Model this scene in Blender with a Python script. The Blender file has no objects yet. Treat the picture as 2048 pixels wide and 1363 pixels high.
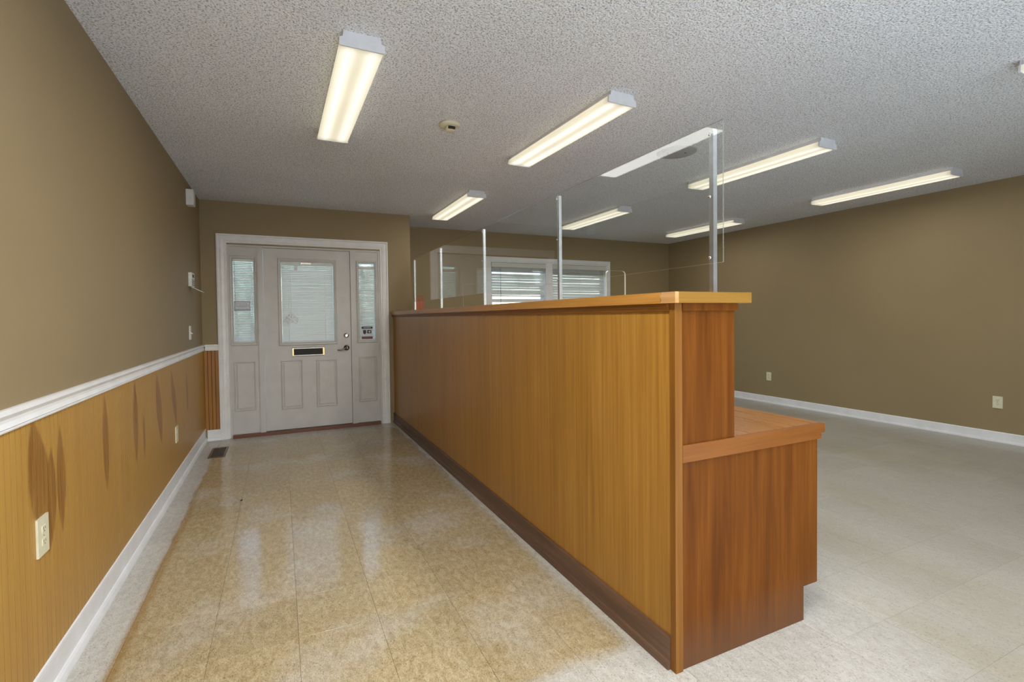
import bpy, bmesh, math, random
from mathutils import Matrix, Vector
random.seed(7)
PI = math.pi
SC = bpy.context.scene
COL = SC.collection

# ------------------------------------------------------------------ camera
def look(yaw, pitch, roll):
    cy, sy, cp, sp = math.cos(yaw), math.sin(yaw), math.cos(pitch), math.sin(pitch)
    f = Vector((sy*cp, cy*cp, sp)); r = Vector((cy, -sy, 0)); u = r.cross(f)
    r2 = r*math.cos(roll) + u*math.sin(roll); u2 = -r*math.sin(roll) + u*math.cos(roll)
    return r2, u2, f
cam = bpy.data.cameras.new('camera'); camo = bpy.data.objects.new('camera', cam); COL.objects.link(camo)
r_, u_, f_ = look(0.433681546, -0.0226833, -0.01199403)
M4 = Matrix((( r_.x, u_.x, -f_.x, 0.739181), (r_.y, u_.y, -f_.y, -5.979817), (r_.z, u_.z, -f_.z, 1.267373), (0, 0, 0, 1)))
camo.matrix_world = M4
cam.sensor_fit = 'HORIZONTAL'; cam.sensor_width = 36.0
cam.lens = 979.0692/2048*36.0
cam.shift_x = 10.6675/2048; cam.shift_y = -26.1553/2048
cam.clip_start = 0.03
SC.camera = camo

# ------------------------------------------------------------------ world, exposure
SKY = 0.75
SUN = 29
# output of each ceiling fixture, set unevenly so light falls off with distance
WATTS = {'A': 2.8, 'B': 21, 'C': 3, 'D': 7, 'E': 7, 'F': 5, 'G': 5, 'H': 2, 'A0': 46, 'B0': 10, 'E0': 1}
W = bpy.data.worlds.new('sky'); SC.world = W; W.use_nodes = True
wn = W.node_tree; wn.nodes.clear()
sky = wn.nodes.new('ShaderNodeTexSky'); sky.sky_type = 'NISHITA'; sky.sun_disc = False
sky.sun_elevation = math.radians(49); sky.sun_rotation = math.radians(184); sky.altitude = 200; sky.dust_density = 2.0
bg = wn.nodes.new('ShaderNodeBackground'); bg.inputs['Strength'].default_value = SKY
wo = wn.nodes.new('ShaderNodeOutputWorld')
wn.links.new(sky.outputs[0], bg.inputs[0]); wn.links.new(bg.outputs[0], wo.inputs[0])
sun = bpy.data.lights.new('sun', 'SUN'); sun.energy = SUN; sun.angle = .01; sun.color = (.78, .95, 1.22)
suno = bpy.data.objects.new('sun', sun); COL.objects.link(suno); suno.rotation_euler = (math.radians(41), 0, math.radians(-4))   # high sun from behind the viewer, through the added rear glazing
vs = SC.view_settings
vs.view_transform = 'Standard'; vs.look = 'None'; vs.gamma = 1.0; vs.use_curve_mapping = False; vs.exposure = 0.0

# ------------------------------------------------------------------ material helpers
class NT:
    def __init__(s, name):
        s.m = bpy.data.materials.new(name); s.m.use_nodes = True
        s.t = s.m.node_tree; s.t.nodes.clear()
        s.out = s.t.nodes.new('ShaderNodeOutputMaterial')
    def n(s, typ, ins=None, **kw):
        nd = s.t.nodes.new(typ)
        for k, v in kw.items(): setattr(nd, k, v)
        for k, v in (ins or {}).items(): s.set(nd.inputs[k], v)
        return nd
    def set(s, sock, v):
        if isinstance(v, bpy.types.NodeSocket): s.t.links.new(v, sock)
        elif isinstance(v, bpy.types.Node): s.t.links.new(v.outputs[0], sock)
        else:
            if sock.type == 'RGBA' and len(v) == 3: v = (*v, 1)
            sock.default_value = v
    def math(s, op, a, b=0.0, clamp=False):
        nd = s.n('ShaderNodeMath', operation=op, use_clamp=clamp); s.set(nd.inputs[0], a); s.set(nd.inputs[1], b); return nd.outputs[0]
    def mix(s, f, a, b, blend='MIX'):
        nd = s.n('ShaderNodeMix', data_type='RGBA', blend_type=blend)
        s.set(nd.inputs['Factor'], f); s.set(nd.inputs[6], a); s.set(nd.inputs[7], b); return nd.outputs[2]
    def mapr(s, v, a, b, c=0.0, d=1.0, smooth=False):
        nd = s.n('ShaderNodeMapRange', interpolation_type='SMOOTHSTEP' if smooth else 'LINEAR')
        for i, x in enumerate((v, a, b, c, d)): s.set(nd.inputs[i], x)
        return nd.outputs[0]
    def ramp(s, v, stops):
        nd = s.n('ShaderNodeValToRGB', {0: v}); e = nd.color_ramp.elements
        while len(e) < len(stops): e.new(0.5)
        for i, (p, c) in enumerate(stops): e[i].position = p; e[i].color = (*c, 1)
        return nd.outputs[0]
    def noise(s, vec, scale=5, detail=3, rough=0.5, dist=0.0):
        return s.n('ShaderNodeTexNoise', {'Vector': vec, 'Scale': scale, 'Detail': detail, 'Roughness': rough, 'Distortion': dist}).outputs[0]
    def mapping(s, vec, scale=(1, 1, 1), loc=(0, 0, 0)):
        return s.n('ShaderNodeMapping', {'Vector': vec, 'Scale': scale, 'Location': loc}).outputs[0]
    def pos(s): return s.n('ShaderNodeNewGeometry').outputs['Position']
    def obj(s): return s.n('ShaderNodeTexCoord').outputs['Object']
    def sep(s, v): return s.n('ShaderNodeSeparateXYZ', {0: v}).outputs
    def bump(s, h, strength=0.3, dist=0.01):
        return s.n('ShaderNodeBump', {'Height': h, 'Strength': strength, 'Distance': dist}).outputs[0]
    def pbr(s, **k):
        nd = s.n('ShaderNodeBsdfPrincipled')
        al = {'color': 'Base Color', 'rough': 'Roughness', 'metal': 'Metallic', 'normal': 'Normal', 'spec': 'Specular IOR Level', 'coat': 'Coat Weight', 'coatr': 'Coat Roughness', 'ecol': 'Emission Color', 'estr': 'Emission Strength'}
        for kk, v in k.items(): s.set(nd.inputs[al[kk]], v)
        return nd.outputs[0]
    def done(s, sh): s.t.links.new(sh, s.out.inputs[0]); return s.m

def plain(name, col, rough=0.5, metal=0.0, var=0.06, bump=0.0, scale=18, spec=0.5):
    t = NT(name); p = t.pos(); nz = t.noise(p, scale, 4)
    c = t.mix(t.mapr(nz, .3, .7), tuple(x*(1-var) for x in col), tuple(min(1, x*(1+var)) for x in col))
    k = dict(color=c, rough=rough, metal=metal, spec=spec)
    if bump: k['normal'] = t.bump(t.noise(p, 220, 3), bump, 0.002)
    return t.done(t.pbr(**k))

def wall_paint(name, col):
    t = NT(name); p = t.pos()
    c = t.mix(t.mapr(t.noise(p, 1.3, 3), .3, .7), tuple(x*.96 for x in col), tuple(x*1.04 for x in col))
    h = t.noise(p, 260, 3, .6)
    return t.done(t.pbr(color=c, rough=0.55, spec=0.3, normal=t.bump(h, 0.12, 0.002)))

def wood(name, dark, mid, light, axis='Z', fine=70, rough=0.32, streak=None, spec=0.5, contrast=1.0, dirt=None):
    t = NT(name); p = t.pos()
    a = {'X': (1.3, fine*.6, fine*.6), 'Y': (fine*.6, 1.3, fine*.6), 'Z': (fine*.6, fine*.6, 1.3)}[axis]
    b = {'X': (3, fine*5, fine*5), 'Y': (fine*5, 3, fine*5), 'Z': (fine*5, fine*5, 3)}[axis]
    c0 = {'X': (.5, 5, 5), 'Y': (5, .5, 5), 'Z': (5, 5, .5)}[axis]
    n1 = t.noise(t.mapping(p, a), 1.0, 4, .6, .4)
    n2 = t.noise(t.mapping(p, b), 1.0, 2, .6)
    n3 = t.noise(t.mapping(p, c0), 1.0, 3, .5, .8)
    v = t.math('ADD', t.math('MULTIPLY', n1, .55), t.math('ADD', t.math('MULTIPLY', n3, .20), t.math('MULTIPLY', n2, .25)))
    v = t.mapr(v, .5-.17/contrast, .5+.17/contrast)
    c = t.ramp(v, [(0, dark), (.5, mid), (1, light)])
    pores = t.mapr(n2, .62, .72); c = t.mix(t.math('MULTIPLY', pores, .25), c, tuple(x*.5 for x in dark))
    if streak: c = streak(t, p, c)
    if dirt: c = dirt(t, p, c)
    return t.done(t.pbr(color=c, rough=t.mapr(n1, .3, .7, rough-.04, rough+.06), spec=spec, normal=t.bump(n2, .06, .001)))

# ------------------------------------------------------------------ materials
M = {}
M['wall'] = wall_paint('taupe_wall_paint', (.315, .236, .126))
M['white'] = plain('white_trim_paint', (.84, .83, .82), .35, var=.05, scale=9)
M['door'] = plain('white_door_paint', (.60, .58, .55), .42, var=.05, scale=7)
M['plastic'] = plain('white_plastic', (.78, .77, .72), .4)
M['ivory'] = plain('ivory_plastic', (.74, .70, .50), .38)
M['beige'] = plain('beige_plastic', (.66, .62, .44), .4)
M['dark'] = plain('dark_recess', (.012, .010, .008), .6)
M['black'] = plain('black_print', (.02, .02, .02), .5)
M['redink'] = plain('dark_red_print', (.16, .02, .025), .5)
M['paper'] = plain('white_paper', (.80, .80, .80), .6)
M['grey_ink'] = plain('grey_print', (.25, .26, .28), .6)
M['alu'] = plain('brushed_aluminium', (.62, .63, .66), .36, 1.0, var=.08, scale=30)
M['steel'] = plain('chrome_steel', (.70, .70, .70), .16, 1.0)
M['nickel'] = plain('dark_nickel', (.24, .22, .20), .22, 1.0)
M['brass'] = plain('brass', (.62, .48, .22), .3, 1.0)
M['pan'] = plain('white_enamel_metal', (.72, .73, .76), .35)
M['grey_plate'] = plain('grey_painted_plate', (.36, .37, .37), .55)
M['register'] = plain('brown_register_metal', (.16, .12, .085), .4, .5)
M['joint'] = plain('floor_joint_dirt', (.055, .042, .028), .8)
M['added_hedge'] = plain('dark_foliage', (.055, .07, .045), .8, var=.4, bump=.5, scale=9)
M['ground'] = plain('grey_asphalt', (.17, .17, .17), .85, bump=.2, scale=3)

def ceiling_mat():
    t = NT('popcorn_ceiling'); p = t.pos()
    vo = t.n('ShaderNodeTexVoronoi', {'Vector': p, 'Scale': 140.0}, feature='SMOOTH_F1').outputs[0]
    n1 = t.noise(p, 112, 4, .70); n2 = t.noise(p, 40, 3)
    h = t.math('ADD', t.math('MULTIPLY', n1, .7), t.math('MULTIPLY', t.math('SUBTRACT', 1.0, vo), .7))
    big = t.mapr(t.noise(p, .8, 2), .35, .65, .96, 1.03)
    c = t.mix(t.mapr(n1, .37, .50), (.36, .37, .39), (.93, .95, .985))  # gap shadows between popcorn grains painted in as dark speckle
    c = t.mix(1.0, c, t.n('ShaderNodeCombineColor', {0: big, 1: big, 2: big}).outputs[0], 'MULTIPLY')
    return t.done(t.pbr(color=c, rough=.9, spec=.15, normal=t.bump(h, .9, .012)))
M['ceiling'] = ceiling_mat()

def tile_mat():
    t = NT('vinyl_tile'); p = t.pos()
    rnd = t.n('ShaderNodeObjectInfo').outputs['Random']
    x, y, z = t.sep(p)
    off = t.n('ShaderNodeCombineXYZ', {0: t.math('MULTIPLY', rnd, 31.0), 1: t.math('MULTIPLY', rnd, 17.0), 2: 0.0}).outputs[0]
    q = t.n('ShaderNodeVectorMath', {0: p, 1: off}, operation='ADD').outputs[0]
    blot = t.noise(t.mapping(q, (42, 20, 1)), 1.0, 5, .68, .6)
    fine = t.noise(t.mapping(q, (240, 115, 1)), 1.0, 3, .65)
    warm = t.ramp(t.math('ADD', t.math('MULTIPLY', blot, .45), t.math('MULTIPLY', fine, .55)), [(.38, (.30, .215, .10)), (.5, (.445, .35, .197)), (.62, (.57, .475, .305))])
    cool = t.ramp(t.math('ADD', t.math('MULTIPLY', blot, .45), t.math('MULTIPLY', fine, .55)), [(.38, (.41, .375, .315)), (.5, (.54, .515, .455)), (.62, (.64, .62, .565))])
    wob = t.math('MULTIPLY', t.math('SUBTRACT', t.noise(p, 2.2, 3), .5), .16)
    # waxed yellow walkway of the aisle; unwaxed grey margins along wall, counter end and in the office
    xw = t.math('ADD', x, t.math('MULTIPLY', wob, .35))
    wob2 = t.math('MULTIPLY', t.math('SUBTRACT', t.noise(p, 5, 3), .5), .10)
    left = t.mapr(xw, .135, .165, 0, 1, True)
    right = t.mapr(t.math('ADD', x, t.math('MULTIPLY', wob, .5)), 1.975, 1.89, 0, 1, True)
    near = t.mapr(t.math('ADD', y, wob2), -4.54, -4.44, 0, 1, True)
    nearr = t.math('MAXIMUM', near, t.mapr(t.math('ADD', x, wob2), 1.50, 1.36, 0, 1, True))
    back = t.mapr(t.math('ADD', y, wob), -.10, -.45, 0, 1, True)
    wax = t.math('MULTIPLY', t.math('MULTIPLY', left, right), t.math('MULTIPLY', nearr, t.math('MULTIPLY', back, t.mapr(y, -6.2, -5.8))))
    patch = t.mapr(t.noise(p, 2.1, 2, .5), .48, .75, 0, .50, True)
    waxc = t.math('MULTIPLY', wax, t.math('SUBTRACT', 1.0, patch))
    c = t.mix(waxc, cool, warm)
    c = t.mix(t.mapr(t.math('ADD', x, t.math('MULTIPLY', y, -.35)), 4.2, 5.0, 0, .62, True), c, (.355, .325, .255))
    # brown dirty line where the wax stops on the left
    ln = t.math('MULTIPLY', t.mapr(t.math('ABSOLUTE', t.math('SUBTRACT', xw, .163)), .035, .004, 0, 1, True), t.mapr(y, -1.2, -2.6, 0, .6))
    c = t.mix(ln, c, (.30, .17, .045))
    # office traffic stains
    st = t.math('MULTIPLY', t.mapr(t.noise(t.mapping(p, (1.6, .45, 1)), 1.0, 3), .5, .68, 0, .45), t.mapr(x, 2.3, 3.0))
    c = t.mix(st, c, (.33, .27, .16))
    # dark and light chips
    v = t.n('ShaderNodeTexVoronoi', {'Vector': t.mapping(q, (150, 82, 1)), 'Scale': 1.0, 'Randomness': 1.0})
    sel = t.sep(v.outputs['Color'])[0]
    chip = t.math('MULTIPLY', t.mapr(v.outputs['Distance'], .34, .16), t.math('GREATER_THAN', sel, .76))
    c = t.mix(t.math('MULTIPLY', chip, .62), c, (.13, .09, .05))
    chip2 = t.math('MULTIPLY', t.mapr(v.outputs['Distance'], .36, .2), t.math('LESS_THAN', sel, .20))
    c = t.mix(t.math('MULTIPLY', chip2, .25), c, (.75, .70, .58))
    tone = t.mapr(rnd, 0, 1, .95, 1.05)
    c = t.mix(1.0, c, t.n('ShaderNodeCombineColor', {0: tone, 1: tone, 2: tone}).outputs[0], 'MULTIPLY')
    rg = t.math('ADD', t.mapr(waxc, 0, 1, .32, .10), t.mapr(t.noise(p, 6, 4), .4, .7, 0, .07))
    h = t.math('ADD', t.math('MULTIPLY', t.noise(p, 14, 2), .6), t.math('MULTIPLY', fine, .05))
    return t.done(t.pbr(color=c, rough=rg, spec=.5, normal=t.bump(h, .07, .004)))
M['tile'] = tile_mat()

STREAKS = [(-3.194, .718, .046, .225, .012), (-2.686, .712, .05, .235, .004), (-2.512, .597, .022, .135, .02), (-2.11, .69, .080, .25, .2),
           (-1.62, .69, .070, .235, .35), (-1.05, .66, .045, .19, .1), (-3.86, .715, .085, .245, .2), (-3.70, .70, .040, .20, 0.0), (-3.795, .652, .056, .18, -.1)]
def streaks(t, p, c):
    x, y, z = t.sep(p)
    nz = t.math('SUBTRACT', t.noise(t.mapping(p, (1, 22, 3)), 1.0, 3, .6), .5)
    tot = None
    for yc, zc, w, h, sl in STREAKS:
        dz = t.math('SUBTRACT', z, zc)
        a = t.math('SUBTRACT', t.math('SUBTRACT', y, yc), t.math('MULTIPLY', dz, -sl))
        a = t.math('ADD', t.math('MULTIPLY', t.math('ABSOLUTE', a), 1.0/w), t.math('MULTIPLY', nz, .35))
        b = t.math('MULTIPLY', dz, 1.0/h)
        m = t.mapr(t.math('ADD', a, t.math('MULTIPLY', b, b)), 1.05, .85)
        tot = m if tot is None else t.math('MAXIMUM', tot, m)
    grain = t.mapr(t.noise(t.mapping(p, (1, 60, 4)), 1.0, 3, .6), .35, .65, .5, 1.0)
    return t.mix(t.math('MULTIPLY', tot, grain), c, (.235, .095, .012))
M['wainscot'] = wood('stained_beadboard', (.40, .205, .034), (.475, .26, .050), (.55, .32, .075), 'Z', 45, .38, streaks, contrast=.8)
M['groove'] = plain('dark_stained_groove', (.27, .115, .018), .5)
M['groove2'] = plain('dark_red_groove', (.09, .022, .006), .6)
M['bead_back'] = wood('red_brown_beadboard', (.27, .105, .016), (.37, .155, .024), (.45, .20, .036), 'Z', 60, .4)
def kick_dirt(t, p, c):
    x, y, z = t.sep(p)
    f = t.math('MULTIPLY', t.mapr(t.math('ADD', z, t.math('MULTIPLY', t.math('SUBTRACT', t.noise(t.mapping(p, (30, 30, 6)), 1.0, 3), .5), .12)), .20, .02, 0, 1), .55)
    return t.mix(f, c, (.13, .07, .04))
M['oak'] = wood('oak_veneer', (.27, .120, .018), (.375, .183, .030), (.47, .25, .050), 'Z', 95, .34, contrast=.95, spec=.38)
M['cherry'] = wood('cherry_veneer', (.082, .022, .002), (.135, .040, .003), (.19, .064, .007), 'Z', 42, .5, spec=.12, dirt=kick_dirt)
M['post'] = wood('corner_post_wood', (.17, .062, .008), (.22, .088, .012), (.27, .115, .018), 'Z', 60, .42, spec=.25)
M['edgeY'] = wood('counter_edge_wood', (.34, .145, .026), (.47, .22, .045), (.56, .29, .075), 'Y', 60, .33)
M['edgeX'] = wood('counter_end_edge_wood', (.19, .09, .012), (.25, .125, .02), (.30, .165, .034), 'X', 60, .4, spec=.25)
M['frieze'] = wood('shaded_frieze_wood', (.15, .055, .008), (.20, .078, .012), (.25, .105, .018), 'Y', 60, .4, spec=.3)  # brown trim, darkened further to paint in the shadow under the slab
M['patch'] = wood('bleached_edge_patch', (.42, .20, .06), (.50, .27, .10), (.58, .36, .18), 'Y', 80, .45)
M['desk'] = wood('desk_top_wood', (.25, .095, .018), (.31, .122, .024), (.37, .15, .032), 'Y', 50, .28, contrast=.8)
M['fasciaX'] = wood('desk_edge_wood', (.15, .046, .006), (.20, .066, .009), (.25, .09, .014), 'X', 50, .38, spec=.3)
M['base'] = wood('worn_dark_base_wood', (.072, .036, .020), (.125, .064, .035), (.19, .105, .062), 'Y', 26, .45)
M['boxwood'] = wood('rust_orange_wood', (.30, .06, .012), (.40, .085, .015), (.46, .11, .02), 'Z', 40, .4)
M['threshold'] = wood('threshold_wood', (.10, .03, .012), (.16, .05, .02), (.20, .07, .028), 'X', 40, .4)

def glass(name, tint=(.97, .985, .98), rough=0.0):
    t = NT(name)
    fc = t.n('ShaderNodeLayerWeight', {'Blend': .5}).outputs['Facing']       # 1 - |cos|: Schlick, the same from both sides
    fr = t.math('ADD', .04, t.math('MULTIPLY', t.math('POWER', fc, 5.0), .96))
    tr = t.n('ShaderNodeBsdfTransparent', {'Color': tint}).outputs[0]
    gl = t.n('ShaderNodeBsdfGlossy', {'Color': (1, 1, 1), 'Roughness': rough}).outputs[0]
    mx = t.n('ShaderNodeMixShader', {0: fr, 1: tr, 2: gl}).outputs[0]
    return t.done(mx)
M['glass'] = glass('clear_glass')
def edge_mat():
    t = NT('polished_acrylic_edge')
    tr = t.n('ShaderNodeBsdfTransparent', {'Color': (.7, .74, .72)}).outputs[0]
    d = t.pbr(color=(.25, .26, .23), rough=.25)
    return t.done(t.n('ShaderNodeMixShader', {0: .5, 1: tr, 2: d}).outputs[0])
M['edge'] = edge_mat()
t = NT('clear_plastic_film'); M['film'] = t.done(t.n('ShaderNodeMixShader', {0: .5, 1: t.n('ShaderNodeBsdfTransparent').outputs[0], 2: t.pbr(color=(.9, .9, .9), rough=.25)}).outputs[0])
M['bright_edge'] = plain('lit_acrylic_edge', (.78, .80, .76), .3)  # edges catching light, put in as a pale colour
def slat_mat(name, col, tr):
    t = NT(name)
    d = t.pbr(color=col, rough=.45); tl = t.n('ShaderNodeBsdfTranslucent', {'Color': col}).outputs[0]
    return t.done(t.n('ShaderNodeMixShader', {0: tr, 1: d, 2: tl}).outputs[0])
M['slat'] = slat_mat('white_blind_slat', (.88, .86, .80), .42)
M['slatw'] = slat_mat('cream_blind_slat', (.80, .78, .70), .22)
M['sheet'] = slat_mat('backlit_paper', (.82, .82, .82), .3)
def lens_mat():
    t = NT('lit_fluorescent_lens'); x, y, z = t.sep(t.obj())
    a = t.math('DIVIDE', t.math('SUBTRACT', t.math('ABSOLUTE', x), .052), .030)
    g = t.math('POWER', 2.718, t.math('MULTIPLY', t.math('MULTIPLY', a, a), -1.0))
    e = t.mapr(t.math('ABSOLUTE', y), .56, .61, 1.0, .62, True)
    rib = t.mapr(t.noise(t.mapping(t.obj(), (8, 3, 1)), 1.0, 2), .3, .7, .96, 1.04)
    v = t.math('MULTIPLY', t.math('MULTIPLY', t.math('ADD', .62, t.math('MULTIPLY', g, .42)), e), rib)
    ec = t.mix(g, (1.0, .90, .64), (1.0, .95, .80))
    return t.done(t.pbr(color=(.55, .54, .50), rough=.35, ecol=ec, estr=v))
M['lens'] = lens_mat()

# ------------------------------------------------------------------ geometry helpers
def bx(bm, x0, x1, y0, y1, z0, z1, mi=0):
    v = [bm.verts.new(c) for c in ((x0,y0,z0),(x1,y0,z0),(x1,y1,z0),(x0,y1,z0),(x0,y0,z1),(x1,y0,z1),(x1,y1,z1),(x0,y1,z1))]
    for q in ((0,3,2,1),(4,5,6,7),(0,1,5,4),(1,2,6,5),(2,3,7,6),(3,0,4,7)):
        f = bm.faces.new([v[i] for i in q]); f.material_index = mi
    return v
def prism(bm, pts, axis, a, b, mi=0, sm=False):
    """extrude polygon pts along axis from a to b; pts are the two other coordinates in xyz order"""
    def mk(p, t): return {'X': (t, p[0], p[1]), 'Y': (p[0], t, p[1]), 'Z': (p[0], p[1], t)}[axis]
    A = [bm.verts.new(mk(p, a)) for p in pts]; B = [bm.verts.new(mk(p, b)) for p in pts]
    n = len(pts)
    for i in range(n):
        f = bm.faces.new((A[i], A[(i+1) % n], B[(i+1) % n], B[i])); f.material_index = mi; f.smooth = sm
    for q in (A[::-1], B):
        f = bm.faces.new(q); f.material_index = mi
def lathe(bm, prof, c=(0,0,0), axis='Z', seg=24, mi=0):
    rings = []
    for r, h in prof:
        ring = []
        for i in range(seg):
            a = 2*PI*i/seg; u, v = r*math.cos(a), r*math.sin(a)
            p = {'Z': (u, v, h), 'Y': (u, h, v), 'X': (h, u, v)}[axis]
            ring.append(bm.verts.new((c[0]+p[0], c[1]+p[1], c[2]+p[2])))
        rings.append(ring)
    for a, b in zip(rings, rings[1:]):
        for i in range(seg):
            f = bm.faces.new((a[i], a[(i+1) % seg], b[(i+1) % seg], b[i])); f.smooth = True; f.material_index = mi
    for q in (rings[0][::-1], rings[-1]):
        if (q[0].co-q[seg//2].co).length > 1e-6: bm.faces.new(q).material_index = mi
def frame(bm, x0, x1, z0, z1, prof, closed=True, y=0.0, mi=0):
    """mitred moulding round a rectangle in the XZ plane; prof = (inset, depth toward viewer)"""
    def st(o, d):
        a = [(x0+o, z0+(o if closed else 0)), (x0+o, z1-o), (x1-o, z1-o), (x1-o, z0+(o if closed else 0))]
        return [bm.verts.new((p[0], y-d, p[1])) for p in a]
    R = [st(o, d) for o, d in prof]
    n = len(prof); N = 4 if closed else 3
    for k in range(n):
        if not closed and k == n-1 and False: break
        a, b = R[k], R[(k+1) % n]
        for i in range(N):
            j = (i+1) % 4
            bm.faces.new((a[i], a[j], b[j], b[i])).material_index = mi
    if not closed:
        bm.faces.new([r[0] for r in R]); bm.faces.new([r[3] for r in R][::-1])
def tube(bm, pts, r, seg=8, mi=0):
    rings = []
    for i, p in enumerate(pts):
        p = Vector(p); d = (Vector(pts[min(i+1, len(pts)-1)])-Vector(pts[max(i-1, 0)])).normalized()
        up = Vector((0,0,1)) if abs(d.z) < .9 else Vector((1,0,0))
        a = d.cross(up).normalized(); b = d.cross(a); rr = r[i] if isinstance(r, (list, tuple)) else r
        rings.append([bm.verts.new(p+a*rr*math.cos(2*PI*k/seg)+b*rr*math.sin(2*PI*k/seg)) for k in range(seg)])
    for a, b in zip(rings, rings[1:]):
        for i in range(seg):
            f = bm.faces.new((a[i], a[(i+1) % seg], b[(i+1) % seg], b[i])); f.smooth = True; f.material_index = mi
    bm.faces.new(rings[0][::-1]).material_index = mi; bm.faces.new(rings[-1]).material_index = mi
def mesh(name, bm, mats, bevel=0.0, seg=1):
    if bevel:
        es = [e for e in bm.edges if len(e.link_faces) == 2 and e.calc_face_angle(0) > .5]
        bmesh.ops.bevel(bm, geom=es, offset=bevel, segments=seg, affect='EDGES', clamp_overlap=True)
    bmesh.ops.recalc_face_normals(bm, faces=bm.faces[:])
    me = bpy.data.meshes.new(name); bm.to_mesh(me); bm.free()
    for m in (mats if isinstance(mats, (list, tuple)) else [mats]): me.materials.append(m)
    return me
def put(name, me, parent=None, loc=(0,0,0), rot=(0,0,0)):
    o = bpy.data.objects.new(name, me); COL.objects.link(o); o.location = loc; o.rotation_euler = rot
    if parent: o.parent = parent
    return o
def obj(name, bm, mats, parent=None, loc=(0,0,0), rot=(0,0,0), bevel=0.0, seg=1):
    return put(name, mesh(name, bm, mats, bevel, seg), parent, loc, rot)
def boxo(name, x0, x1, y0, y1, z0, z1, mat, parent=None, bevel=0.0, seg=1):
    bm = bmesh.new(); bx(bm, x0, x1, y0, y1, z0, z1); return obj(name, bm, mat, parent, bevel=bevel, seg=seg)
def tag(o, label, cat, group=None):
    o['label'] = label; o['category'] = cat
    if group: o['group'] = group
    return o
def thing(name, label, cat, loc=(0,0,0), group=None, rot=(0,0,0)):
    o = put(name, None, None, loc, rot); return tag(o, label, cat, group)
def struct(o): o['kind'] = 'structure'; return o
def NB(): return bmesh.new()

# ------------------------------------------------------------------ room dimensions
CH = 2.5256; XR = 7.033; YW = 0.7262; X1 = 2.211; YR = -7.8
T = .12
# ------------------------------------------------------------------ setting: shell
struct(boxo('wall_left', -T, 0, YR, 0, 0, CH, M['wall']))
b = NB(); bx(b, -T, .235, 0, T, 0, CH); bx(b, 1.84, X1, 0, T, 0, CH); bx(b, .235, 1.84, 0, T, 2.075, CH); bx(b, X1-T, X1, T, YW, 0, CH)
struct(obj('wall_back', b, M['wall']))
WX0, WX1, WZ0, WZ1 = 3.575, 5.69, .95, 2.095
b = NB(); bx(b, X1-T, WX0, YW, YW+T, 0, CH); bx(b, WX1, XR+T, YW, YW+T, 0, CH); bx(b, WX0, WX1, YW, YW+T, 0, WZ0); bx(b, WX0, WX1, YW, YW+T, WZ1, CH)
struct(obj('wall_front', b, M['wall']))
struct(boxo('wall_right', XR, XR+T, YR, YW, 0, CH, M['wall']))
# rear wall of the room, behind the viewer, with a glazed opening added to let light in
RX0, RX1, RZ0, RZ1 = .4, 4.2, .1, 2.4
b = NB(); bx(b, -T, RX0, YR-T, YR, 0, CH); bx(b, RX1, XR+T, YR-T, YR, 0, CH); bx(b, RX0, RX1, YR-T, YR, 0, RZ0); bx(b, RX0, RX1, YR-T, YR, RZ1, CH)
struct(obj('wall_rear', b, M['wall']))
struct(boxo('ceiling', -T, XR+T, YR-T, YW+T, CH, CH+.1, M['ceiling']))
w3 = NB()
for q in ((RX0, RX0+.05, RZ0, RZ1), (RX1-.05, RX1, RZ0, RZ1), (RX0+.05, RX1-.05, RZ0, RZ0+.05), (RX0+.05, RX1-.05, RZ1-.05, RZ1), (2.27, 2.33, RZ0+.05, RZ1-.05)):
    bx(w3, q[0], q[1], YR-.08, YR-.03, q[2], q[3])
w3 = struct(obj('added_window', w3, M['white']))  # unseen window, added for sun and sky light
for a, c in ((RX0+.05, 2.27), (2.33, RX1-.05)): boxo('pane', a, c, YR-.06, YR-.055, RZ0+.05, RZ1-.05, M['glass'], w3)
struct(boxo('ground', -40, 50, -40, 45, -.32, -.12, M['ground']))

added_hedge = thing('added_hedge', 'dark foliage backdrop added outside, glimpsed through the door blinds', 'added_hedge', (0, 14.5, -.12))  # added backdrop that keeps the gaps between the door slats dark
b = NB()
for k in range(26):
    x = -6.5+k*.46+random.uniform(-.1, .1); v0 = len(b.verts)
    bmesh.ops.create_icosphere(b, subdivisions=3, radius=1, matrix=Matrix.Translation((x, random.uniform(-.2, .2), 1.9)) @ Matrix.Diagonal((.62, .8, random.uniform(2.2, 2.4), 1)))
for v in b.verts:
    v.co += Vector((math.sin(v.co.z*9+v.co.x*5), math.sin(v.co.x*11+v.co.z*4), math.sin(v.co.x*8+v.co.y*9)))*.07
    v.co.z = max(v.co.z, .0)
obj('foliage', b, M['added_hedge'], added_hedge)

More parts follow.
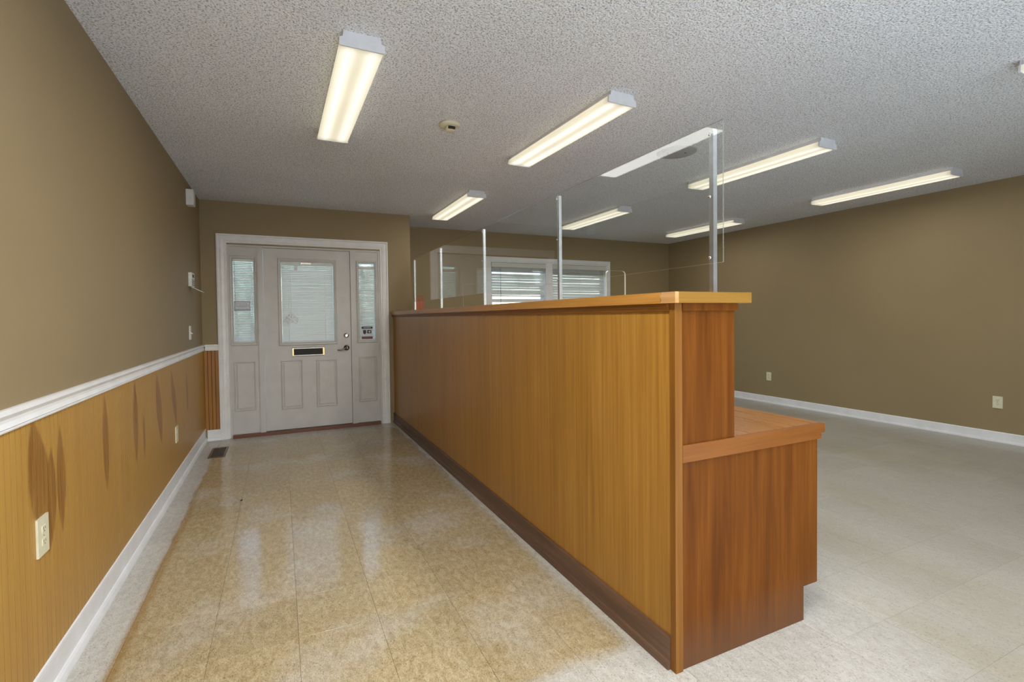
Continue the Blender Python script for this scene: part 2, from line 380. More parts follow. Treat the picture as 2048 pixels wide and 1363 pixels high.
# floor: slab, then every vinyl tile
TS = .3125; X0 = .157
floor = struct(boxo('floor', -T, XR+T, YR-T, YW+T, -.10, -.0035, M['joint']))
GX, GY = .0010, .0005
def tile_bm(bm, x0, x1, y0, y1):
    c = .00025; h = 0.0; lo = -.0032
    A = [bm.verts.new(p) for p in ((x0,y0,lo),(x1,y0,lo),(x1,y1,lo),(x0,y1,lo))]
    B = [bm.verts.new(p) for p in ((x0,y0,h-c),(x1,y0,h-c),(x1,y1,h-c),(x0,y1,h-c))]
    C = [bm.verts.new(p) for p in ((x0+c,y0+c,h),(x1-c,y0+c,h),(x1-c,y1-c,h),(x0+c,y1-c,h))]
    for P, Q in ((A, B), (B, C)):
        for i in range(4): bm.faces.new((P[i], P[(i+1) % 4], Q[(i+1) % 4], Q[i]))
    bm.faces.new(C)
cells = []
col0 = -1
for i in range(-1, 23):
    xa = max(X0+i*TS, .0); xb = min(X0+(i+1)*TS, XR)
    if xb-xa < .01: continue
    for j in range(0, 32):
        yb = min(.1775-(j-3)*TS, YW) ; ya = max(.1775-(j-2)*TS, YR)
        if yb-ya < .01: continue
        if xb <= X1-T+.001 and ya >= -.001: continue
        if xa < X1-.001 and yb > 0.0: yb = 0.0 if xb <= X1 else yb
        if yb-ya < .01: continue
        cells.append((xa, xb, ya, yb))
def seen(c):
    d = Vector(((c[0]+c[1])/2, (c[2]+c[3])/2, 0))-Vector((0.739181, -5.979817, 1.267373))
    zf = d.dot(f_)
    if zf < .3: return False
    u = 1024-10.7+979*d.dot(r_)/zf; v = 681.5-26.2-979*d.dot(u_)/zf
    if not (-120 < u < 2170 and v < 1480): return False
    x = (c[0]+c[1])/2; y = (c[2]+c[3])/2
    if 2.05 < x < 2.6 and y > -4.6: return False
    if 2.0 < x:                     # hidden behind the counter
        t = (2.0-0.739181)/(x-0.739181); yy = -5.979817+(y+5.979817)*t
        if yy > -4.55: return False
    return True
cells.sort(key=lambda c: (not seen(c), ((c[0]+c[1])/2-.739)**2+((c[2]+c[3])/2+5.98)**2))
shared = {}; rest = NB()
for k, (xa, xb, ya, yb) in enumerate(cells):
    if k < 290:
        w, l = round(xb-xa, 4), round(yb-ya, 4)
        if (w, l) not in shared:
            b = NB(); tile_bm(b, -w/2+GX/2, w/2-GX/2, -l/2+GY/2, l/2-GY/2); shared[(w, l)] = mesh('tile', b, M['tile'])
        put('tile', shared[(w, l)], floor, ((xa+xb)/2, (ya+yb)/2, random.uniform(-.00008, 0)))
    else: tile_bm(rest, xa+GX/2, xb-GX/2, ya+GY/2, yb-GY/2)
o = obj('more_tiles', rest, M['tile'], floor); o['kind'] = 'stuff'

# chair rail, wainscot boards, baseboards
rail = [(0,1.014),(.013,1.014),(.020,1.010),(.022,1.000),(.017,.993),(.012,.986),(.0125,.976),(.017,.965),(.019,.962),(.015,.9595),(.015,.957),(.017,.955),(.016,.950),(0,.950)]
b = NB(); prism(b, rail, 'Y', YR, 0); struct(obj('trim_1', b, M['white']))
b = NB(); prism(b, [(-p[0], p[1]) for p in rail], 'X', .0225, .1445); struct(obj('trim_2', b, M['white']))
bbp = [(0,.134),(.008,.134),(.013,.130),(.0145,.122),(.012,.117),(.0125,.110),(.0105,.106),(.0105,.036),(.015,.034),(.021,.026),(.025,.012),(.026,0),(0,0)]
b = NB(); prism(b, [(p[0]+.0, p[1]) for p in bbp], 'Y', YR, 0); struct(obj('baseboard_left', b, M['white']))
b = NB(); prism(b, [(-p[0], p[1]*.85) for p in bbp], 'X', .0265, .1445); struct(obj('baseboard_back', b, M['white']))
bbr = [(0,.098),(-.008,.098),(-.012,.090),(-.012,.02),(-.022,.016),(-.024,.0),(0,0)]
b = NB(); prism(b, [(XR+p[0], p[1]) for p in bbr], 'Y', YR, YW); struct(obj('baseboard_right', b, M['white']))
b = NB(); prism(b, [(YW+p[0], p[1]) for p in bbr], 'X', X1, XR-.025); struct(obj('baseboard_front', b, M['white']))
BP = .0347
def board_bm(bm, y, w=BP):
    g = .0011; d = .0085; r = .006
    prism(bm, [(r, y+.0001), (d-.0004, y+g*.6), (d, y+g), (d, y+w-g), (d-.0004, y+w-g*.6), (r, y+w-.0001)], 'Z', .12, .955, 1)
    bm.faces.ensure_lookup_table()
    for f in bm.faces[-8:]:
        f.normal_update()
        if abs(f.normal.x) > .98: f.material_index = 0
wains = struct(boxo('trim_3', .0005, .004, YR, 0, .10, .955, M['wainscot']))
b = NB(); board_bm(b, 0); bm_board = mesh('board', b, [M['wainscot'], M['groove']])
n = 0; y = -BP
while y > -4.7: put('board', bm_board, wains, (0, y, 0)); y -= BP
b = NB()
while y > YR: board_bm(b, y); y -= BP
o = obj('more_boards', b, [M['wainscot'], M['groove']], wains); o['kind'] = 'stuff'
wb = struct(boxo('trim_4', .009, .145, -.004, -.0005, .10, .955, M['bead_back']))
for k in range(4):
    b = NB(); w = .034; x = .0092+k*w; g = .0022
    prism(b, [(x, -.004), (x+.0008, -.007), (x+g, -.0085), (x+w-g, -.0085), (x+w-.0008, -.007), (x+w, -.004)], 'Z', .10, .955, 1)
    for f in b.faces:
        f.normal_update()
        if abs(f.normal.y) > .98: f.material_index = 0
    obj('board', b, [M['bead_back'], M['groove2']], wb)

# ------------------------------------------------------------------ entrance door set
b = NB()
bx(b, .235, .262, -.004, T, 0, 2.073); bx(b, 1.818, 1.84, -.004, T, 0, 2.073); bx(b, .262, 1.818, -.004, T, 2.055, 2.073)
bx(b, .527, .580, -.012, T, 0, 2.055); bx(b, 1.497, 1.552, -.012, T, 0, 2.055)
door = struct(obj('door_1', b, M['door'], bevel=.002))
b = NB(); frame(b, .145, 1.9325, 0, 2.1815, [(0,0.0),(0,.022),(.014,.024),(.022,.017),(.045,.020),(.066,.016),(.070,.011),(.088,.013),(.092,.009),(.095,.0)], closed=False)
obj('casing', b, M['white'], door)
boxo('threshold', .262, 1.818, -.045, T, .001, .034, M['threshold'], door, .004)
def lite(x0, x1, z0, z1, w, par):
    b = NB(); frame(b, x0, x1, z0, z1, [(0,0),(0,.008),(.006,.015),(.014,.013),(w-.010,.008),(w-.004,.010),(w,.006),(w,-.03),(0,-.03)], y=.004)
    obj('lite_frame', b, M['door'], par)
    boxo('pane', x0+w-.001, x1-w+.001, .050, .054, z0+w-.001, z1-w+.001, M['glass'], par)
def raised(x0, x1, z0, z1, par):
    b = NB(); frame(b, x0, x1, z0, z1, [(0,.0),(.003,.009),(.010,.011),(.017,.001),(.022,.001),(.036,.0075),(.036,-.01),(0,-.01)], y=.004)
    bx(b, x0+.036, x1-.036, -.0035, .01, z0+.036, z1-.036)
    obj('raised_panel', b, M['door'], par)
def leaf(name, x0, x1, z0, z1, gx0, gx1, gz0, gz1, w):
    b = NB(); y0, y1 = .004, .066; i = w-.001
    bx(b, x0, gx0+i, y0, y1, z0, z1); bx(b, gx1-i, x1, y0, y1, z0, z1); bx(b, gx0+i, gx1-i, y0, y1, z0, gz0+i); bx(b, gx0+i, gx1-i, y0, y1, gz1-i, z1)
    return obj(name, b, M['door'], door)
sl = leaf('sidelight_panel', .2625, .5265, .035, 2.054, .260, .520, .991, 1.957, .033); lite(.260, .520, .991, 1.957, .033, sl); raised(.281, .493, .282, .819, sl)
sr = leaf('sidelight_panel', 1.5525, 1.8175, .035, 2.054, 1.565, 1.803, .981, 1.945, .030); lite(1.565, 1.803, .981, 1.945, .030, sr); raised(1.577, 1.790, .277, .814, sr)
slab = leaf('door_leaf', .583, 1.494, .040, 2.051, .727, 1.343, .975, 1.946, .034); lite(.727, 1.343, .975, 1.946, .034, slab)
raised(.740, .965, .264, .813, slab); raised(1.106, 1.333, .263, .806, slab)
b = NB(); frame(b, .857, 1.198, .852, .949, [(0,0),(0,.008),(.004,.011),(.014,.011),(.018,.006),(.018,0)], y=.004)
ms = obj('mail_slot', b, M['nickel'], slab); ms['label'] = 'dark metal mail slot frame with brass ends'
for xa in (.8585, 1.1805):
    b = NB(); bx(b, xa, xa+.016, -.0085, -.0065, .857, .944); lathe(b, [(.003, -.0086), (.002, -.0098)], (xa+.008, 0, .930), 'Y', 8); lathe(b, [(.003, -.0086), (.002, -.0098)], (xa+.008, 0, .871), 'Y', 8)
    obj('end_plate', b, M['brass'], slab)
boxo('mail_slot_flap', .873, 1.182, -.001, .0045, .868, .933, M['dark'], slab)
b = NB(); lathe(b, [(.030,.004),(.030,-.006),(.024,-.014),(.012,-.016),(.012,-.016)], (1.440, 0, 1.073), 'Y', 24); bx(b, 1.436, 1.444, -.032, -.014, 1.058, 1.088)
obj('deadbolt', b, M['steel'], slab)
b = NB(); lathe(b, [(.033,.004),(.033,-.006),(.026,-.015),(.014,-.018),(.011,-.045),(.011,-.055)], (1.440, 0, .929), 'Y', 24)
tube(b, [(1.440,-.048,.929),(1.42,-.052,.926),(1.39,-.054,.914),(1.36,-.052,.905),(1.334,-.046,.908)], [.011,.010,.009,.008,.006], 8)
lv = obj('lever_handle', b, M['nickel'], slab); lv['label'] = 'dark metal lever handle'

# ------------------------------------------------------------------ blinds
def mini_blind(name, label, x0, x1, z0, z1, y, pitch, width, tilt, mat, wand_x, cords, drop=.001, wob=0.0, single=True):
    t = thing(name, label, 'blind', ((x0+x1)/2, y, z1))
    cx = (x0+x1)/2
    def loc(o): o.location = (-cx, -y, -z1); return o
    loc(boxo('head_rail', x0, x1, y-.014, y+.012, z1-.026, z1, M['slat'], t, .002))
    loc(boxo('bottom_rail', x0, x1, y-.010, y+.010, z0, z0+.016, M['slat'], t, .003))
    b = NB() if not single else None; z = z0+.026; k = 0
    while z < z1-.032:
        a = math.radians(tilt+random.uniform(-wob, wob)); c, s = math.cos(a)*width/2, math.sin(a)*width/2
        bb = b if b is not None else NB()
        sag = random.uniform(-.001, .001)*min(wob, 6)/3
        P = [(y-c, z-s), (y, z+.0026*math.cos(a)), (y+c, z+s)]
        vs_ = []
        for xx, dz in ((x0+.003, 0), (cx, sag), (x1-.003, 0)):
            vs_.append([bb.verts.new((xx, p[0], p[1]+dz)) for p in P]+[bb.verts.new((xx, p[0], p[1]+dz-.0009)) for p in P])
        for A, B in zip(vs_, vs_[1:]):
            for i, j in ((0, 1), (1, 2), (2, 5), (5, 4), (4, 3), (3, 0)): bb.faces.new((A[i], A[j], B[j], B[i]))
        for A in (vs_[0], vs_[-1][::1]): bb.faces.new((A[0], A[1], A[4], A[3])); bb.faces.new((A[1], A[2], A[5], A[4]))
        if b is None: loc(obj('slat', bb, mat, t))
        z += pitch; k += 1
    if b is not None: o = loc(obj('slats', b, mat, t)); o['kind'] = 'stuff'
    for cxp in cords:
        bb = NB(); tube(bb, [(cxp, y-width*.5-.0015, z0+.01), (cxp, y-width*.5-.0015, z1-.02)], .0011, 5); loc(obj('ladder_cord', bb, M['plastic'], t))
    if wand_x is not None:
        bb = NB(); zz = z1-.02; yy = y-width*.5-.006
        tube(bb, [(wand_x, y-.01, zz), (wand_x, yy, zz-.03), (wand_x, yy, z1-(z1-z0)*.62)], .0028, 6); loc(obj('tilt_wand', bb, M['plastic'], t))
    return t
mini_blind('mini_blind', 'narrow white mini blind over the sidelight left of the door', .2945, .4855, 1.022, 1.922, .020, .0185, .024, 37, M['slat'], .312, (.330, .455), wob=3)
mini_blind('mini_blind', 'wide closed white mini blind over the glass of the entrance door', .7625, 1.3075, 1.010, 1.910, .020, .0200, .024, 53, M['slat'], None, (.835, 1.215), wob=5)
mini_blind('mini_blind', 'narrow white mini blind over the sidelight beside the counter', 1.5965, 1.7715, 1.012, 1.885, .020, .0185, .024, 36, M['slat'], None, (1.625, 1.735), wob=5)
# cord with bunched plastic wrapper on the door blind, bracket on its head rail
cw = thing('wrapper_bundle', 'crumpled clear plastic wrapper hanging on the cord of the door blind', 'wrapper', (.855, -.010, 1.28))
b = NB(); tube(b, [(0, .004, .60), (0, 0, .2), (.004, -.002, .06)], .0016, 6); obj('cord', b, M['plastic'], cw)
b = NB(); bmesh.ops.create_icosphere(b, subdivisions=3, radius=1)
for v in b.verts:
    q = v.co.copy(); k = 1+.35*math.sin(9*q.x+3*q.z)*math.cos(7*q.z+2*q.y)
    v.co = Vector((q.x*.055*k*(1.15-q.z*.75), q.y*.008*k, q.z*.055*k))
obj('crumpled_film', b, M['film'], cw)
tag(boxo('blind_bracket', .965, 1.075, .002, .008, 1.888, 1.904, M['nickel'], None, .002), 'small grey bracket on the head rail of the door blind', 'bracket')

# stickers on the glazing
def sign_lines(par, x0, x1, y, z, h, mat, dashes):
    b = NB(); x = x0; i = 0
    while x < x1:
        w = dashes[i % len(dashes)]; bx(b, x, min(x+w, x1), y-.0006, y, z, z+h); x += w+.004; i += 1
    o = obj('print', b, mat, par); return o
t = thing('notice_sticker', 'white notice with a black border on the sidelight left of the door', 'notice', (0,0,0))
boxo('sheet', .299, .451, .001, .0016, 1.368, 1.466, M['sheet'], t)
b = NB(); frame(b, .2985, .4515, 1.3675, 1.4665, [(0,0),(0,.0006),(.004,.0006),(.004,0)], y=.001); obj('border', b, M['black'], t)
for zz, xa, xb, h, m in ((1.440,.325,.425,.004,'grey_ink'),(1.425,.345,.44,.004,'grey_ink'),(1.413,.320,.438,.005,'grey_ink'),(1.402,.335,.415,.004,'grey_ink'),(1.378,.307,.443,.005,'black')):
    sign_lines(t, xa, xb, .001, zz, h, M[m], (.012,.007,.018,.009,.014))
t = thing('alarm_sticker', 'security sticker with dark bands and a shield on the sidelight beside the counter', 'sticker', (0,0,0))
boxo('sheet', 1.617, 1.742, .001, .0016, 1.023, 1.171, M['sheet'], t)
b = NB(); bx(b, 1.616, 1.743, -.0002, .0009, 1.145, 1.171); obj('top_band', b, M['black'], t)
b = NB(); bx(b, 1.616, 1.743, -.0002, .0009, 1.025, 1.053); obj('bottom_band', b, M['redink'], t)
sign_lines(t, 1.638, 1.720, -.0002, 1.154, .007, M['paper'], (.008,.012,.006,.016))
sign_lines(t, 1.624, 1.735, -.0002, 1.036, .004, M['grey_ink'], (.010,.006,.014,.008))
b = NB(); prism(b, [(1.632,1.131),(1.668,1.131),(1.668,1.098),(1.661,1.086),(1.650,1.078),(1.639,1.086),(1.632,1.098)], 'Y', 0, .0009); obj('shield', b, M['black'], t)
b = NB(); bx(b, 1.679, 1.728, 0, .0009, 1.090, 1.129); obj('dark_box', b, M['black'], t)
b = NB(); bx(b, 1.690, 1.716, -.0004, 0, 1.105, 1.113); bx(b, 1.703, 1.716, -.0004, 0, 1.097, 1.121); obj('print', b, M['paper'], t)
t = tag(boxo('glass_sticker', .895, .930, -.002, -.0012, 1.815, 1.868, M['paper']), 'small white paper sticker near the top of the door blind', 'sticker')

# ------------------------------------------------------------------ front window and its blinds
b = NB(); frame(b, 3.515, 5.75, .88, 2.163, [(0,0),(0,.018),(.012,.020),(.050,.016),(.060,.014),(.062,0)], y=YW)
bx(b, 3.577, 3.60, YW-.005, YW+T, .942, 2.101); bx(b, 5.665, 5.688, YW-.005, YW+T, .942, 2.101); bx(b, 3.60, 5.665, YW-.005, YW+T, 2.085, 2.101); bx(b, 3.60, 5.665, YW-.005, YW+T, .942, .965)
bx(b, 4.525, 4.65, YW-.012, YW+T, .965, 2.085)
win = struct(obj('window_1', b, M['white']))
for a, c in ((3.60, 4.525), (4.65, 5.665)):
    b = NB(); frame(b, a, c, .965, 2.085, [(0,0),(0,.03),(.045,.03),(.045,0)], y=YW+.105)
    bx(b, a+.045, c-.045, YW+.08, YW+.11, 1.49, 1.54)
    s = obj('sash', b, M['white'], win)
    boxo('pane', a+.044, c-.044, YW+.09, YW+.094, 1.539, 2.041, M['glass'], s); boxo('pane', a+.044, c-.044, YW+.096, YW+.100, 1.009, 1.491, M['glass'], s)
def win_blind(label, a, c, z0, tilt):
    t = thing('window_blind', label, 'blind', (a, YW+.03, 2.08), 'blinds of the front window')
    L = (-a, -YW-.03, -2.08)
    def pt(o): o.location = L; return o
    pt(boxo('valance', a, c, YW-.018, YW-.006, 2.012, 2.078, M['slatw'], t, .003))
    pt(boxo('head_rail', a+.01, c-.01, YW-.003, YW+.055, 2.03, 2.078, M['slatw'], t))
    bs = NB(); z = 1.94
    while z < 2.02: bx(bs, a+.012, c-.012, YW+.003, YW+.05, z, z+.0025); z += .0065
    pt(obj('gathered_slats', bs, M['slatw'], t))
    z = z0+.045
    while z < 1.94:
        an = math.radians(tilt+random.uniform(-4, 4)); ww = .024
        b = NB(); cc, ss = math.cos(an)*ww, math.sin(an)*ww
        y = YW+.027; s2 = random.uniform(-.003, .003)
        prism(b, [(y-cc, z-ss), (y, z+.004), (y+cc, z+ss), (y+cc, z+ss-.0025), (y, z+.0015), (y-cc, z-ss-.0025)], 'X', a+.012, c-.012)
        for v in b.verts:
            if v.co.x > (a+c)/2: v.co.z += s2
        pt(obj('slat', b, M['slatw'], t)); z += .040
    pt(boxo('bottom_rail', a+.012, c-.012, YW+.005, YW+.05, z0, z0+.018, M['slatw'], t, .003))
    for f in (.12, .5, .88):
        b = NB(); x = a+(c-a)*f; tube(b, [(x, YW+.0005, z0+.01), (x, YW+.0005, 2.03)], .0016, 5); pt(obj('ladder_cord', b, M['plastic'], t))
    return t, pt
t, pt = win_blind('raised blind of the left half of the front window, daylight showing below it', 3.603, 4.522, 1.575, 50)
b = NB(); tube(b, [(3.745, YW-.022, 2.01), (3.745, YW-.024, 1.38)], .004, 6); pt(obj('tilt_wand', b, M['grey_ink'], t))
t, pt = win_blind('fully lowered blind of the right half of the front window', 4.653, 5.662, 1.05, 52)

# ------------------------------------------------------------------ reception counter
KX, KY = 1.982, -4.684
rc = thing('reception_counter', 'long oak reception counter with a lower desk, between aisle and office', 'counter', (KX, KY, 0))
def cp(o): o.location = (-KX, -KY, 0); return o
Y1 = -.002
cp(boxo('front_panel', KX+.006, KX+.03, KY+.027, Y1, .0, 1.308, M['oak'], rc))
cp(boxo('corner_post', KX, KX+.033, KY, KY+.026, .0, 1.3075, M['post'], rc, .0015))
b = NB(); prism(b, [(KX+.0055,.118),(KX-.002,.118),(KX-.006,.112),(KX-.006,.034),(KX-.0075,.032),(KX-.0095,.0305),(KX-.012,.018),(KX-.013,.001),(KX+.0055,.001)], 'Y', KY+.027, Y1)
cp(obj('base_board', b, M['base'], rc, bevel=0))
b = NB(); prism(b, [(KX+.005,1.279),(KX-.002,1.281),(KX-.004,1.290),(KX-.011,1.297),(KX-.011,1.3075),(KX+.005,1.3075)], 'Y', KY+.027, -.95); o = cp(obj('frieze', b, M['frieze'], rc))
b = NB(); prism(b, [(KX+.005,1.279),(KX-.002,1.281),(KX-.004,1.290),(KX-.011,1.297),(KX-.011,1.3075),(KX+.005,1.3075)], 'Y', -.947, Y1); o = cp(obj('frieze', b, M['frieze'], rc))
cp(boxo('upper_end_panel', KX+.033, 2.279, KY+.006, KY+.024, .805, 1.3075, M['cherry'], rc))
cp(boxo('upper_back_panel', 2.262, 2.279, KY+.0245, Y1, .805, 1.3075, M['cherry'], rc))
b = NB(); bx(b, KX+.0335, 2.289, KY-.003, KY+.0055, 1.281, 1.3075); bx(b, 2.2795, 2.289, KY+.006, Y1, 1.281, 1.3075); cp(obj('end_frieze', b, M['cherry'], rc))
# top slab with solid wood edging
SX0, SX1, SY0 = 1.962, 2.337, -4.706
cp(boxo('counter_top', SX0+.018, SX1-.018, SY0+.018, Y1, 1.308, 1.347, M['desk'], rc))
b = NB(); bx(b, SX0, SX0+.018, -4.632, Y1, 1.308, 1.347); cp(obj('edge_strip', b, M['edgeY'], rc, bevel=.0015))
b = NB(); bx(b, SX1-.018, SX1, SY0+.018, Y1, 1.308, 1.347); cp(obj('edge_strip', b, M['edgeY'], rc, bevel=.0015))
b = NB(); bx(b, SX0+.0185, SX1, SY0, SY0+.018, 1.308, 1.347); cp(obj('edge_strip', b, M['edgeX'], rc, bevel=.0015))
b = NB(); prism(b, [(-4.706,1.308),(-4.634,1.308),(-4.638,1.318),(-4.633,1.331),(-4.640,1.347),(-4.706,1.347)], 'X', SX0+.001, SX0+.018)
o = cp(obj('edge_patch', b, M['patch'], rc)); o['label'] = 'chipped pale corner piece of the counter edge'
# lower desk
b = NB(); prism(b, [(KX+.033,.001),(2.679,.001),(2.679,.141),(2.765,.141),(2.765,.744),(KX+.033,.744)], 'Y', KY+.006, KY+.024); cp(obj('lower_end_panel', b, M['cherry'], rc))
cp(boxo('desk_top', 2.2795, 2.804, KY+.0205, Y1, .768, .806, M['desk'], rc, .001))
b = NB(); prism(b, [(KX+.0335,.745),(2.782,.745),(2.782,.768),(2.804,.768),(2.804,.8065),(KX+.0335,.8065)], 'Y', KY-.001, KY+.0055); 
bx(b, 2.2795, 2.804, KY+.0055, KY+.020, .769, .806)
cp(obj('desk_fascia', b, M['fasciaX'], rc))
cp(boxo('desk_front_panel', 2.748, 2.765, KY+.0245, Y1, .141, .767, M['cherry'], rc)); cp(boxo('toe_kick', 2.662, 2.679, KY+.0245, Y1, .001, .1405, M['base'], rc))

# ------------------------------------------------------------------ glass screen on the counter
GXP = 2.196; ST = 1.3475
gs = thing('glass_screen', 'clear glass screen on five aluminium posts along the counter top', 'screen', (GXP, KY, ST))
def gp(o): o.location = (-GXP, -KY, -ST); return o
posts = [-4.652, -3.550, -2.405, -1.267, -.215]
PT = [1.952, 1.957, 1.957, 1.957, 1.955]
for k, y in enumerate(posts):
    b = NB(); th = .0035; w = .019
    x = GXP+.006
    prism(b, [(x, y), (x+w, y), (x+w, y+th), (x+th, y+th), (x+th, y+w), (x, y+w)], 'Z', ST, PT[k])
    bx(b, x, x+w+.008, y+.0036, y+w+.006, ST, ST+.004)
    po = gp(obj('post', b, M['alu'], gs))
    for z in ((1.938, 1.707, 1.478) if k else (1.932, 1.703, 1.478)):
        b = NB(); lathe(b, [(.0058, GXP-.0001), (.0058, GXP-.002), (.0042, GXP-.004), (.0015, GXP-.0045)], (0, y+.0105, z), 'X', 12)
        o = obj('screw', b, M['steel'], po)
ends = [-4.7, -3.5405, -2.3955, -1.2575, -.19]
for k in range(4):
    b = NB(); v = bx(b, GXP, GXP+.0055, ends[k]+.0004, ends[k+1]-.0004, 1.456, 1.968)
    for f in b.faces:
        f.normal_update()
        if abs(f.normal.x) < .5 and (abs(f.normal.z) > .5 or (k == 0 and f.normal.y < -.5) or (k == 3 and f.normal.y > .5)): f.material_index = 2 if abs(f.normal.z) > .5 and f.calc_center_median().z < 1.5 else 1
    gp(obj('pane', b, [M['glass'], M['edge'], M['bright_edge']], gs))
def wing(label, y, x0, x1, z1, r):
    pts = [(x0, ST), (x1, ST)]
    for cx, a0 in ((x1-r, 0), (x0+r, 90)):
        for i in range(7):
            a = math.radians(a0+i*15); pts.append((cx+r*math.cos(a), z1-r+r*math.sin(a)))
    b = NB(); prism(b, pts, 'Y', y-.0045, y+.0045, 1)
    for f in b.faces:
        f.normal_update(); f.material_index = 0 if abs(f.normal.y) > .9 else 1
    return tag(obj('acrylic_divider', b, [M['glass'], M['bright_edge']]), label, 'divider')
wing('clear rounded acrylic divider behind the glass, left of the third post', -1.87, 2.221, 2.420, 1.561, .018)
wing('clear rounded acrylic divider behind the glass, right of the front window', -3.97, 2.219, 2.337, 1.492, .018)
t = thing('wooden_box', 'small rust orange wooden box on the far end of the counter', 'box', (2.272, -.15, ST))
b = NB()
bx(b, -.048, .048, -.05, -.042, 0, .185); bx(b, -.048, .048, .042, .05, 0, .185); bx(b, -.048, -.040, -.042, .042, 0, .185); bx(b, .040, .048, -.042, .042, 0, .185); bx(b, -.040, .040, -.042, .042, 0, .008)
obj('body', b, M['boxwood'], t, bevel=.001)
b = NB(); bx(b, -.003, .003, -.053, -.050, .004, .165); obj('batten', b, M['boxwood'], t)

# ------------------------------------------------------------------ ceiling lights
capP = [(-.080, 0), (.080, 0), (.084, -.026), (.097, -.030), (.0995, -.062), (.094, -.0665), (-.094, -.0665), (-.0995, -.062), (-.097, -.030), (-.084, -.026)]
L = 1.25
b = NB(); prism(b, [(-.079, 0), (.079, 0), (.079, -.029), (-.079, -.029)], 'Y', -L/2+.010, L/2-.010); m_pan = mesh('pan', b, M['pan'])
b = NB(); prism(b, [(-.092, -.0295), (.092, -.0295), (.0965, -.056), (.091, -.063), (-.091, -.063), (-.0965, -.056)], 'Y', -L/2+.0095, L/2-.0095); m_lens = mesh('lens', b, M['lens'])
b = NB(); prism(b, capP, 'Y', -L/2, -L/2+.009); m_cap = mesh('end_cap', b, M['pan'], .001)
def fixture(x, y, label, key, rz=0.0):
    t = thing('ceiling_light', label, 'light', (x, y, CH), 'fluorescent ceiling lights', (0, 0, rz))
    put('pan', m_pan, t); put('lens', m_lens, t); put('end_cap', m_cap, t); put('end_cap', m_cap, t, rot=(0, 0, PI))
    ld = bpy.data.lights.new('tube_light', 'AREA'); ld.shape = 'RECTANGLE'; ld.size = .16; ld.size_y = 1.15
    ld.energy = WATTS[key]; ld.color = (1.0, 1.0, .99)
    put('tube_light', ld, t, (0, 0, -.070))
    return t
YA, YB, YC = -3.724+L/2, -1.414+L/2, -4.81-L/2
fixture(1.092, YA, 'lit fluorescent ceiling light nearest the left wall, over the aisle', 'A', .008)
fixture(2.505, YA, 'lit fluorescent ceiling light right of the smoke detector, above the counter end', 'B', .03)
fixture(2.545, YB, 'lit fluorescent ceiling light over the far end of the glass screen', 'C')
fixture(4.365, YA, 'lit fluorescent ceiling light crossing behind the nearest screen post', 'D')
fixture(6.165, YA, 'lit fluorescent ceiling light nearest the bare right wall', 'E')
fixture(4.378, YB, 'lit fluorescent ceiling light above the front window, right of the second post', 'F')
fixture(6.24, YB, 'small looking lit fluorescent ceiling light in the far right corner', 'G')
fixture(4.225, YC, 'fluorescent ceiling light whose end just shows at the right picture edge', 'H')
for xx, side, k in ((1.09, 'left', 'A0'), (2.5, 'middle', 'B0'), (6.1, 'right', 'E0')): fixture(xx, YC, 'added fluorescent ceiling light of the unseen rear row, on the %s' % side, k)  # unseen fixtures added to brighten the near end

# smoke detector and round cover plate
t = thing('smoke_detector', 'round cream smoke detector on the ceiling between the two nearest lights', 'detector', (1.768, -2.912, CH))
b = NB(); lathe(b, [(.070, 0), (.070, -.010), (.062, -.018), (.044, -.023), (.036, -.024)], seg=32); obj('base', b, M['beige'], t)
b = NB(); lathe(b, [(.034, -.022), (.033, -.040), (.024, -.050), (.006, -.053)], (0, -.008, 0), seg=24); obj('sensor_dome', b, M['beige'], t)
b = NB(); bx(b, -.022, .022, -.048, -.034, -.044, -.030); obj('vent_slot', b, M['dark'], t)
t = thing('cover_plate', 'round grey blank cover plate on the ceiling seen through the glass screen', 'plate', (3.555, -3.07, CH))
b = NB(); lathe(b, [(.150, 0), (.150, -.003), (.146, -.005), (.02, -.006)], seg=40); obj('disc', b, M['grey_plate'], t)
for a in (-.05, .05):
    b = NB(); lathe(b, [(.006, -.005), (.006, -.008), (.002, -.009)], (a*1.2, a*-.6, 0), seg=10); obj('screw', b, M['dark'], t)

# ------------------------------------------------------------------ wall devices
b = NB(); bx(b, .0005, .058, -.792, -.690, 2.305, 2.444); t = thing('alarm_sounder', 'white alarm box high on the left wall below the ceiling', 'alarm', (0, -.79, 2.30))
o = obj('housing', b, M['plastic'], t, loc=(0, .79, -2.30), bevel=.005, seg=2)
b = NB(); bx(b, .0582, .0600, -.780, -.702, 2.322, 2.430); obj('front_cover', b, M['plastic'], t, loc=(0, .79, -2.30))
t = thing('alarm_keypad', 'white alarm keypad with its flap hanging open on the left wall', 'keypad', (0, -.70, 1.575))
P = (0, .70, -1.575)
b = NB(); bx(b, .0005, .026, -.778, -.615, 1.577, 1.702); obj('body', b, M['plastic'], t, loc=P, bevel=.004, seg=2)
b = NB(); bx(b, .0261, .0275, -.730, -.650, 1.660, 1.688); obj('display', b, M['dark'], t, loc=P)
b = NB(); bx(b, .0261, .0272, -.760, -.632, 1.640, 1.646); obj('status_strip', b, M['grey_ink'], t, loc=P)
for i in range(3):
    for j in range(4):
        b = NB(); bx(b, .0261, .0290, -.760+j*.034, -.738+j*.034, 1.588+i*.017, 1.598+i*.017); obj('button', b, M['grey_ink'], t, loc=P)
b = NB(); prism(b, [(.016, 1.572), (.019, 1.576), (.104, 1.530), (.101, 1.526)], 'Y', -.776, -.617); obj('flap', b, M['plastic'], t, loc=P)
t = thing('light_switch', 'white toggle light switch on the left wall under the keypad', 'switch', (0, -.775, 1.158))
b = NB(); bx(b, .0005, .0065, -.040, .040, -.062, .062); obj('plate', b, M['plastic'], t, bevel=.002)
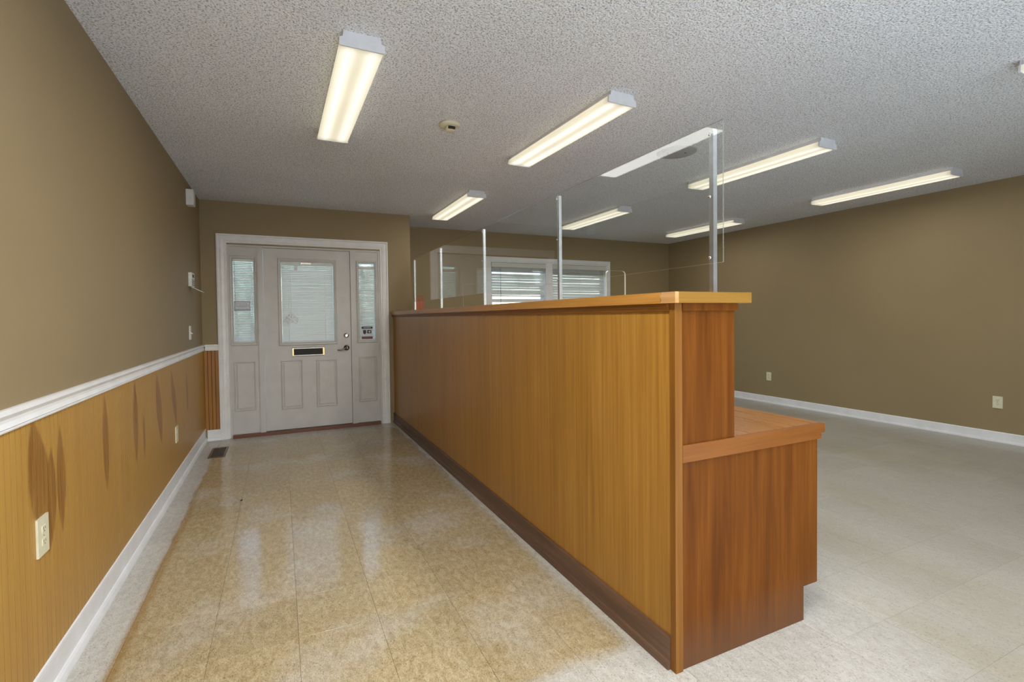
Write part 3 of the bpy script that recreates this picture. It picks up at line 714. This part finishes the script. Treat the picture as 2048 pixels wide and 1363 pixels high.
b = NB(); bx(b, .0066, .0085, -.008, .008, -.014, .014); obj('collar', b, M['plastic'], t)
b = NB(); prism(b, [(.0086, -.006), (.0086, .004), (.024, -.006), (.022, -.012)], 'Y', -.005, .005); obj('toggle', b, M['plastic'], t)
for z in (-.040, .040):
    b = NB(); lathe(b, [(.003, .0066), (.002, .0078)], (0, 0, z), 'X', 8); obj('screw', b, M['steel'], t)
def outlet(label, loc, rz, w, h, mat):
    t = thing('wall_outlet', label, 'outlet', loc, 'duplex wall outlets', (0, 0, rz))
    b = NB(); bx(b, .0, .0065, -w/2, w/2, -h/2, h/2); obj('plate', b, mat, t, bevel=.0028, seg=2)
    for s in (-1, 1):
        zc = s*h*.165; pts = []
        for i in range(16):
            a = 2*PI*i/16; pts.append((max(-.0145, min(.0145, .0175*math.cos(a))), zc+max(-.0125, min(.0125, .0175*math.sin(a)))))
        b = NB(); prism(b, pts, 'X', .0066, .0088); rcp = obj('receptacle', b, mat, t)
        b = NB(); bx(b, .0089, .0092, -.0075, -.0055, zc-.001, zc+.008); bx(b, .0089, .0092, .0055, .0075, zc, zc+.007); lathe(b, [(.0025, .0089), (.0025, .0092)], (0, 0, zc-.006), 'X', 8)
        obj('slots', b, M['dark'], rcp)
    b = NB(); lathe(b, [(.003, .0066), (.002, .0078)], (0, 0, 0), 'X', 8); obj('screw', b, M['steel'], t)
outlet('large looking ivory outlet on the wainscot at the near left', (.0087, -3.874, .563), 0, .080, .126, M['ivory'])
outlet('ivory outlet on the wainscot at the far end near the floor register', (.0087, -1.567, .408), 0, .080, .120, M['ivory'])
outlet('ivory outlet low on the right wall just past the counter end', (XR-.0005, -1.245, .378), PI, .072, .117, M['ivory'])
outlet('ivory outlet low on the right wall by the right picture edge', (XR-.0005, -3.69, .384), PI, .074, .115, M['ivory'])

# floor register
t = thing('floor_register', 'dark brown metal floor register beside the left baseboard near the door', 'register', (.181, -.578, 0))
b = NB()
bx(b, -.070, -.052, -.200, .200, .0, .004); bx(b, .052, .070, -.200, .200, .0, .004); bx(b, -.052, .052, -.200, -.182, .0, .004); bx(b, -.052, .052, .182, .200, .0, .004)
obj('rim', b, M['register'], t)
b = NB(); bx(b, -.052, .052, -.182, .182, .0002, .0008); obj('dark_opening', b, M['dark'], t)
for k in range(12):
    b = NB(); yy = -.165+k*.03; bx(b, -.052, .052, yy-.003, yy+.003, .001, .0032); obj('louver', b, M['register'], t)

# crumbs on the floor
for x, y, s, lab in ((.47, -2.10, .009, 'dark crumb of debris on the aisle floor, middle left'), (2.20, -4.86, .006, 'tiny black speck on the floor below the counter end')):
    b = NB(); bmesh.ops.create_icosphere(b, subdivisions=1, radius=s)
    for v in b.verts: v.co = Vector((v.co.x*random.uniform(.7, 1.3), v.co.y*random.uniform(.6, 1.2), (v.co.z+s)*.45))
    o = tag(obj('crumb', b, M['dark'], loc=(x, y, .0003)), lab, 'debris')
